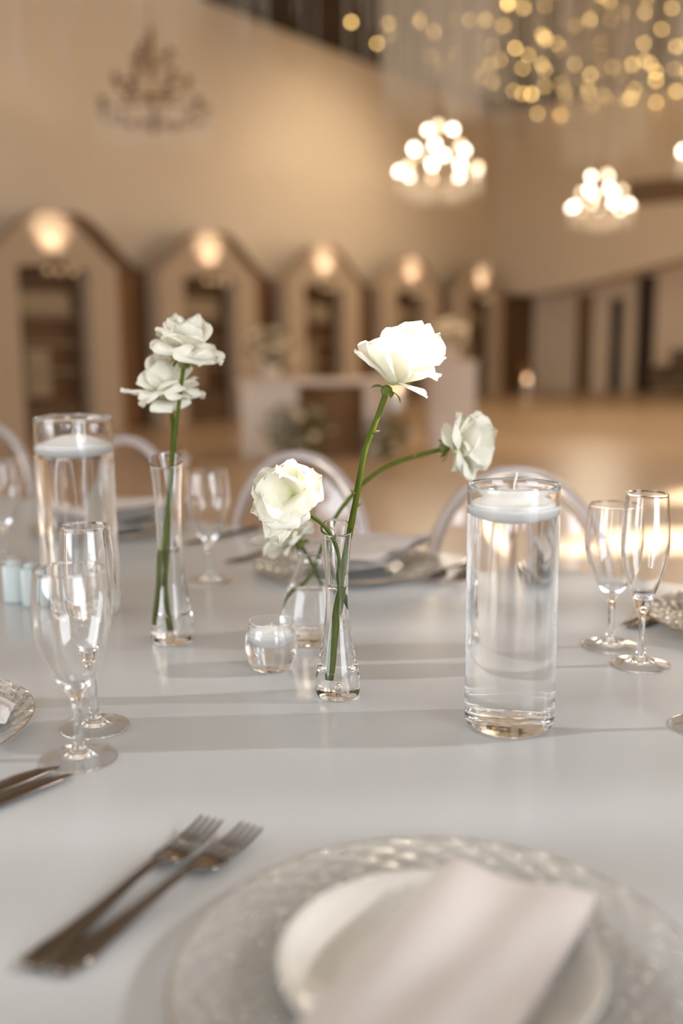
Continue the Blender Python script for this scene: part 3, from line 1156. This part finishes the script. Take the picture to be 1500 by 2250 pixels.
# faceted folded napkin on the left charger
c = centres[1]
t = thing('napkin', 'white napkin folded into sharp facets on the charger at the left edge', 'napkin', (c.x, c.y, TABLE_Z+.0125), 0, 'folded napkins')
tip = plane(34, 1546, TABLE_Z+.016) - Vector((c.x, c.y, TABLE_Z+.0125))
low = plane(12, 1590, TABLE_Z+.018) - Vector((c.x, c.y, TABLE_Z+.0125))
up_ = plane(8, 1532, TABLE_Z+.022) - Vector((c.x, c.y, TABLE_Z+.0125))
md = plane(2, 1562, TABLE_Z+.034) - Vector((c.x, c.y, TABLE_Z+.0125))
v = [up_, tip, low, md, Vector((-.02, .06, .02)), Vector((-.06, -.05, .015)), Vector((-.02, 0, .045))]
vb = [Vector((p.x*.97, p.y*.97, .006)) for p in v[:3]] + [Vector((-.06, -.05, .003)), Vector((-.02, .06, .003))]
vv = v + vb
f = [(0, 3, 1), (1, 3, 2), (0, 4, 6), (0, 6, 3), (3, 6, 2), (6, 5, 2), (4, 5, 6), (0, 1, 8, 7), (1, 2, 9, 8), (2, 5, 10, 9), (5, 4, 11, 10), (4, 0, 7, 11), (7, 8, 9, 10, 11)]
MB().add(vv, f).obj('folded_cloth', M['napkin'], t, smooth=False, fix=True)

# cutlery
def make_fork(L=.19):
    t = thing('fork', 'x', 'fork')
    s = L/.19
    hs = [(0, 0, .004, .006, .0016), (.004, 0, .004, .0098, .0020), (.018, 0, .0042, .0105, .0021), (.035, 0, .0048, .0078, .0021), (.065, 0, .0068, .0052, .0021), (.095, 0, .0098, .0036, .0021), (.112, 0, .0108, .0031, .0021), (.121, 0, .0102, .0040, .0019)]
    MB().loft([tuple(a*s for a in q) for q in hs], 14).obj('handle', M['steel'], t)
    hd = [(.120, 0, .0102, .0040, .0019), (.127, 0, .0088, .0085, .0015), (.134, 0, .0070, .0116, .0012), (.142, 0, .0058, .0124, .0011), (.1475, 0, .0056, .0122, .0010)]
    MB().loft([tuple(a*s for a in q) for q in hd], 14).obj('head', M['steel'], t)
    for k in range(4):
        y = (-.0093 + .0062*k)
        ti = [(.146, y, .0056, .0021, .0010), (.160, y*.99, .0060, .0019, .0010), (.176, y*.97, .0078, .0017, .0009), (.187, y*.95, .0102, .0013, .0007), (.190, y*.95, .0110, .0006, .0005)]
        MB().loft([tuple(a*s for a in q) for q in ti], 8).obj('tine', M['steel'], t)
    return t
def make_knife(L=.21):
    t = thing('knife', 'x', 'knife')
    hs = [(0, 0, .004, .006, .0022), (.004, 0, .004, .0092, .003), (.02, 0, .004, .0090, .0032), (.06, 0, .004, .0068, .003), (.095, 0, .004, .0062, .0028), (.105, 0, .004, .0066, .0024)]
    MB().loft(hs, 14).obj('handle', M['steel'], t)
    bs = [(.104, 0, .004, .0066, .0018), (.112, .0005, .004, .0082, .0012), (.14, .001, .004, .0096, .0011), (.175, .001, .004, .0094, .0010), (.195, -.001, .004, .0072, .0008), (.206, -.004, .004, .0036, .0006), (.210, -.006, .004, .001, .0004)]
    MB().loft(bs, 12).obj('blade', M['steel'], t)
    return t
fk = make_fork(); kn = make_knife()
def lay(proto, first, px0, py0, px1, py1, label, group, L=None, lift=0, anchor='tip', base=None):
    a = plane(px0, py0); b = plane(px1, py1)
    d = b-a
    rz = math.atan2(d.y, d.x)
    length = base or .19
    loc = (b - d.normalized()*length) if anchor == 'tip' else a
    loc = Vector((loc.x, loc.y, TABLE_Z+lift))
    if first:
        proto.location = loc; proto.rotation_euler = (0, 0, rz); proto['label'] = label; proto['group'] = group
        return proto
    return dup(proto, label, loc, rz, group)
G = 'forks'
lay(fk, True, 88, 2122, 468, 1826, 'steel fork at front left, the left one of the crossing pair', G)
lay(fk, False, 92, 2172, 556, 1842, 'steel fork at front left, the right one of the pair nearer the plate', G)
G2 = 'knives'
lay(kn, True, -120, 1790, 122, 1690, 'steel knife at the left edge, the one nearer the charger', G2, base=.21)
lay(kn, False, -100, 1812, 153, 1706, 'steel knife at the left edge, the front one of the pair', G2, base=.21)
lay(fk, False, 1045, 1230, 935, 1287, 'dark blurred fork left of the right tall vase, across the table', G)
lay(fk, False, 1085, 1228, 990, 1292, 'dark blurred fork partly hidden behind the right tall vase', G)
lay(kn, False, 600, 1210, 498, 1240, 'dark blurred knife across the table below the pale rose', G2, base=.21)
lay(kn, False, 520, 1172, 400, 1200, 'dark blurred knife across the table behind the slim left vase', G2, base=.21)
lay(kn, False, 1490, 1322, 1378, 1378, 'steel knife at right behind the flutes, pointing to the vase', G2, base=.21)
lay(kn, False, 1500, 1340, 1386, 1386, 'second steel knife at right, between the flute and the right charger', G2, base=.21)

# salt and pepper shakers
def shaker(label, loc, cat):
    t = thing('shaker', label, cat, loc, YAW, 'pale shakers')
    m = MB().rbox((-.014, -.014, 0), (.014, .014, .056), .006)
    m.obj('body', M['ceramic'], t, smooth='auto')
    m = MB().lathe(prof([(0, .0565), (.011, .056), (.0115, .058), (.009, .0615), (0, .063)], 4), 24)
    m.obj('cap', M['ceramic'], t)
    return t
shaker('pale blue-grey shaker, the left one beside the left tall vase', plane(36, 1322), 'shaker')
shaker('pale grey shaker, the right one against the left tall vase', plane(76, 1330), 'shaker')

# ------------------------------------------------------------------ roses
def petal_mesh(L, Wd, th0, th1, cup, ruff, point, seed, roll=.25, p=1.3):
    """petal in the frame: z = flower axis, x = outwards, y = across"""
    ns_, nt_ = 12, 12
    m = MB()
    pos = Vector((0, 0, 0))
    path = []
    K = 24
    for k in range(K+1):
        s = k/K
        th = th0 + (th1-th0)*s**p
        path.append((pos.copy(), th))
        pos = pos + Vector((math.sin(th), 0, math.cos(th)))*(L/K)
    v, at = [], []
    for i in range(ns_+1):
        s = i/ns_
        q, th = path[round(s*K)]
        # obovate outline with a small point
        w = (.16 + .84*math.sin(min(1, s*1.38)*PI/2)**.8) if s < .72 else (1-((s-.72)/.28)**(2.4 if point < .5 else 1.35))**(.5+.3*point)
        w = max(w, .03)*Wd/2
        nin = Vector((-math.cos(th), 0, math.sin(th)))
        for j in range(nt_+1):
            t = j/nt_*2-1
            y = w*t
            edge = max(0, abs(t)-.7)/.3
            dn = cup*w*t*t - roll*w*edge*edge*s
            rf = ruff*L*s*s*noise.noise(Vector((s*3.1+seed, t*2.3+seed*1.7, seed)))
            pnt = q + Vector((0, y, 0)) + nin*(dn+rf)
            sl_ = -.05*L*s*(abs(t)**3)*(1 if point < .5 else 1.6)   # margins lag behind the midrib
            pnt += Vector((math.sin(th), 0, math.cos(th)))*sl_
            v.append(pnt); at.append(s)
    f = []
    for i in range(ns_):
        for j in range(nt_):
            a = i*(nt_+1)+j
            f.append((a, a+1, a+nt_+2, a+nt_+1))
    m.add(v, f)
    m.at = at
    return m.mesh('petal', M['petal'])

def axis_frame(A, e):
    A = A.normalized()
    e = (e - A*e.dot(A)).normalized()
    b = A.cross(e)
    mt = Matrix((e, b, A)).transposed()
    return mt.to_4x4()

def rose(label, foot, base, axis, stem_pts, stem_r, inner, tips, seed, twist=0, thorns=(), sep=5, hip=.006):
    rnd = random.Random(seed)
    t = thing('rose', label, 'rose', foot, 0, 'white roses')
    inv = Matrix.Translation(-Vector(foot))
    base = Vector(base)
    A = Vector(axis).normalized()
    ref = A.orthogonal()
    pts = spline(stem_pts, 6)
    n = len(pts)
    rr = []
    for k in range(n):
        u = k/(n-1)
        r = stem_r[0] + (stem_r[1]-stem_r[0])*u
        r *= 1 + .06*math.sin(k*.9+seed)
        rr.append(r)
    st = MB().tube([p-Vector(foot) for p in pts], rr, 12)
    so_ = st.obj('stem', M['stem'], t)
    for (u, ang) in thorns:
        k = int(u*(n-1))
        q = pts[k]-Vector(foot)
        tg = (pts[min(k+1, n-1)]-pts[max(k-1, 0)]).normalized()
        sd = (RT*math.cos(ang) - FW*math.sin(ang))
        sd = (sd - tg*sd.dot(tg)).normalized()
        MB().tube([q+sd*rr[k]*.5, q+sd*(rr[k]+.0018)+tg*.0015, q+sd*(rr[k]+.0042)+tg*.0034], [.0026, .0012, .0002], 7).obj('thorn', M['thorn'], so_)
    # hip
    hp_ = MB().sphere((0, 0, 0), hip, 14, 8)
    ho = hp_.obj('calyx', M['sepal'], t)
    ho.matrix_local = inv @ Matrix.Translation(base - A*hip*.5)
    for k in range(sep):
        a = 2*PI*k/sep + seed
        e = Matrix.Rotation(a, 3, A) @ ref
        th = rnd.uniform(1.5, 2.5)
        m = petal_mesh(.020, .0062, 1.4, th+.5, .3, .05, 1, seed+k, roll=0)
        m.materials[0] = M['sepal']
        link('sepal', m, t, inv @ Matrix.Translation(base - A*.002) @ axis_frame(A, e))
    # inner petals, ring by ring
    c0 = base + A*.004
    for (cnt, al, L, Wd, off, cup) in inner:
        for k in range(cnt):
            a = 2*PI*(k + rnd.uniform(-.18, .18))/cnt + off + twist
            e = Matrix.Rotation(a, 3, A) @ ref
            j = rnd.uniform(.9, 1.1)
            m = petal_mesh(L*j, Wd*rnd.uniform(.92, 1.1), rad(al+24), rad(al-20+rnd.uniform(-6, 10)), cup, .10, 0, seed*3+k+al, roll=.35)
            link('petal', m, t, inv @ Matrix.Translation(c0) @ axis_frame(A, e))
    # outer petals, each aimed at its own tip
    for k, tp in enumerate(tips):
        tip, Wd, dl = tp[0], tp[1], tp[2]
        pnt = tp[3] if len(tp) > 3 else 0
        d = Vector(tip)-c0
        al = A.angle(d)
        e = d - A*d.dot(A)
        if e.length < 1e-4:
            e = ref
        L = d.length*(abs(dl)/math.sin(abs(dl)) if abs(dl) > .01 else 1)*1.02
        m = petal_mesh(L, Wd, al-dl, al+dl, .32, .12, pnt, seed*5+k*1.3, roll=.55, p=1.0)
        link('petal', m, t, inv @ Matrix.Translation(c0) @ axis_frame(A, e))
    return t

def pts_at(lst):
    return [pix(a, b, Y) for a, b, Y in lst]
INNER = [(3, 4, .040, .026, 0, .7), (4, 12, .043, .034, .6, .6), (5, 24, .044, .038, .2, .5), (5, 40, .043, .040, .9, .4)]
INNER2 = [(3, 3, .044, .024, 0, .7), (4, 10, .047, .030, .6, .6), (4, 20, .046, .036, .2, .5)]
INNER3 = [(2, 10, .030, .022, 0, .6), (3, 28, .034, .030, .9, .5)]
def scaled(inn, k):
    return [(c, a, L*k, w*k, o, cu) for c, a, L, w, o, cu in inn]

YB = ahead(PB)
# tall sunlit rose
stm = pts_at([(728, 1492, YB-.004), (735, 1400, YB), (745, 1310, YB+.001), (756, 1235, YB+.001), (770, 1160, YB+.002), (784, 1085, YB+.003), (797, 1010, YB+.004), (806, 975, YB+.005), (824, 930, YB+.006), (850, 858, YB+.008)])
bs = pix(852, 853, YB+.008)
Yr = YB+.008
tips = [(pix(778, 772, Yr-.012), .040, .10, 1), (pix(822, 752, Yr-.034), .052, -.30), (pix(870, 745, Yr-.046), .050, -.35), (pix(925, 770, Yr-.040), .050, -.1),
        (pix(978, 788, Yr-.006), .046, .25), (pix(966, 832, Yr-.016), .044, .35), (pix(937, 874, Yr-.022), .034, .30, 1), (pix(965, 735, Yr+.016), .048, .1),
        (pix(840, 752, Yr+.024), .045, .05), (pix(885, 722, Yr+.026), .036, -.1), (pix(925, 706, Yr+.014), .040, -.15), (pix(944, 714, Yr-.012), .036, -.2), (pix(808, 764, Yr+.016), .04, .1)]
rose('tall white rose lit by the sun, highest bloom, in the centre vase', PB, bs, pix(911, 735, Yr-.004)-bs, stm, (.0036, .0027), scaled(INNER2, 1.30), tips, 11,
     thorns=((.30, 0.2), (.52, .1), (.56, 3.0), (.86, .3)))
# front rose bending left
stm = pts_at([(771, 1402, YB+.004), (760, 1350, YB+.006), (747, 1300, YB+.006), (742, 1262, YB-.006), (745, 1235, YB-.009), (738, 1200, YB-.009), (722, 1168, YB-.008), (700, 1145, YB-.010), (676, 1127, YB-.012), (655, 1104, YB-.015)])
bs = pix(647, 1092, YB-.020)
A = pix(612, 1062, YB-.058)-bs
def q(x, y, d): return pix(x, y, YB-d)
tips = [(q(557, 1052, .026), .036, -.45), (q(592, 1036, .050), .050, -.55, 1), (q(632, 1012, .030), .044, -.15, 1), (q(654, 1032, .050), .034, -.75, 1),
        (q(674, 1026, .012), .020, .1), (q(684, 1030, .024), .020, -.3), (q(706, 1045, .026), .046, .15, 1), (q(694, 1076, .018), .034, .3),
        (q(666, 1138, .044), .050, .85), (q(640, 1166, .036), .044, .8, 1), (q(596, 1164, .038), .052, .6, 1), (q(552, 1126, .018), .036, .1, 1),
        (q(570, 1142, .034), .028, .6), (q(617, 1198, .028), .018, .4, 1), (q(586, 1184, .022), .026, .5, 1),
        (q(612, 1050, .062), .034, -.8, 1), (q(580, 1090, .048), .044, -.5), (q(640, 1052, .040), .026, -.9, 1)]
rose('white rose bending left over the rim of the centre vase', PB, bs, A, stm, (.0016, .0021), [], tips, 12, thorns=((.62, .4),), hip=.005)
# the vase behind: right rose and pale rose
YC = ahead(PC)
stm = pts_at([(622, 1352, YC+.004), (650, 1305, YC+.002), (688, 1254, YC-.002), (706, 1205, YC), (735, 1140, YC+.005), (765, 1098, YC+.01), (800, 1060, YC+.012), (850, 1025, YC+.012), (910, 1003, YC+.012), (975, 986, YC+.014)])
bs = pix(982, 984, YC+.014)
Yr = YC+.014
tips = [(pix(1048, 905, Yr-.004), .034, -.1, 1), (pix(1012, 908, Yr+.014), .030, .1), (pix(1091, 952, Yr-.004), .060, -.25), (pix(1086, 985, Yr+.012), .055, -.1), (pix(1066, 1026, Yr-.022), .056, -.1),
        (pix(1034, 1062, Yr-.010), .060, .5), (pix(1000, 1030, Yr+.004), .05, .3), (pix(966, 945, Yr-.018), .036, .75), (pix(1000, 925, Yr-.034), .050, .45), (pix(1058, 950, Yr-.034), .052, -.3),
        (pix(1042, 1022, Yr-.036), .050, .35), (pix(1008, 1042, Yr-.022), .05, .7), (pix(1075, 925, Yr+.012), .05, -.1)]
rose('white rose leaning far right on a long curved stem', PC, bs, pix(1040, 978, Yr-.008)-bs, stm, (.0024, .0026), scaled(INNER3, 1.15), tips, 13, thorns=((.9, 2.5),), hip=.007)
stm = pts_at([(722, 1300, YC+.004), (708, 1288, YC+.006), (696, 1262, YC+.006), (688, 1245, YC+.005), (676, 1222, YC+.012), (657, 1195, YC+.02)])
bs = pix(655, 1192, YC+.02)
Yr = YC+.03
tips = [(pix(550, 1195, Yr), .040, .2), (pix(580, 1220, Yr-.012), .044, .2), (pix(640, 1200, Yr-.03), .036, .5), (pix(690, 1150, Yr), .040, .2), (pix(650, 1135, Yr-.01), .04, .1), (pix(605, 1150, Yr-.02), .045, 0), (pix(600, 1140, Yr+.03), .045, 0), (pix(670, 1170, Yr-.03), .04, .3)]
rose('pale cream rose half hidden behind the front rose', PC, bs, pix(618, 1168, Yr)-bs, stm, (.0016, .0024), scaled(INNER, .85), tips, 14, hip=.006)
# left vase: two roses
YLv = ahead(PL)
stm = pts_at([(376, 1382, YLv+.003), (366, 1295, YLv), (367, 1230, YLv), (369, 1150, YLv), (374, 1080, YLv), (381, 990, YLv), (388, 930, YLv-.002), (396, 860, YLv-.006), (404, 798, YLv-.008)])
bs = pix(405, 792, YLv-.008)
Yr = YLv-.008
tips = [(pix(486, 804, Yr-.01), .056, .85, 1), (pix(340, 726, Yr-.012), .060, .45), (pix(356, 776, Yr-.026), .070, .95), (pix(436, 808, Yr-.026), .060, 1.05), (pix(474, 768, Yr), .056, .6), (pix(398, 790, Yr-.036), .07, 1.0),
        (pix(372, 700, Yr+.012), .036, .1), (pix(400, 735, Yr-.040), .052, .2), (pix(440, 700, Yr+.02), .044, -.1), (pix(350, 762, Yr+.02), .04, .3)]
rose('upper white rose of the pair in the slim left vase', PL, bs, pix(412, 712, Yr)-bs, stm, (.0025, .0026), scaled(INNER2, 1.12), tips, 15, thorns=((.6, 2.8),), hip=.007)
stm = pts_at([(347, 1372, YLv-.004), (354, 1260, YLv-.002), (362, 1180, YLv+.002), (374, 1070, YLv+.004), (378, 1000, YLv+.006), (380, 940, YLv+.012), (375, 893, YLv+.02)])
bs = pix(374, 888, YLv+.02)
Yr = YLv+.025
tips = [(pix(267, 857, Yr-.01), .040, .05, 1), (pix(318, 896, Yr-.022), .056, .95), (pix(378, 908, Yr-.022), .050, 1.1), (pix(448, 878, Yr-.006), .056, .75), (pix(435, 832, Yr+.01), .040, .3), (pix(342, 772, Yr+.01), .036, 0), (pix(345, 800, Yr-.02), .056, -.1), (pix(400, 835, Yr-.03), .056, 0),
        (pix(310, 832, Yr+.01), .045, .1), (pix(400, 800, Yr+.02), .05, 0), (pix(415, 880, Yr-.03), .05, .9), (pix(350, 870, Yr-.04), .06, .8)]
rose('lower white rose of the pair in the slim left vase, with a long pointed petal', PL, bs, pix(358, 815, Yr)-bs, stm, (.0034, .0026), scaled(INNER2, 1.1), tips, 16, hip=.007)
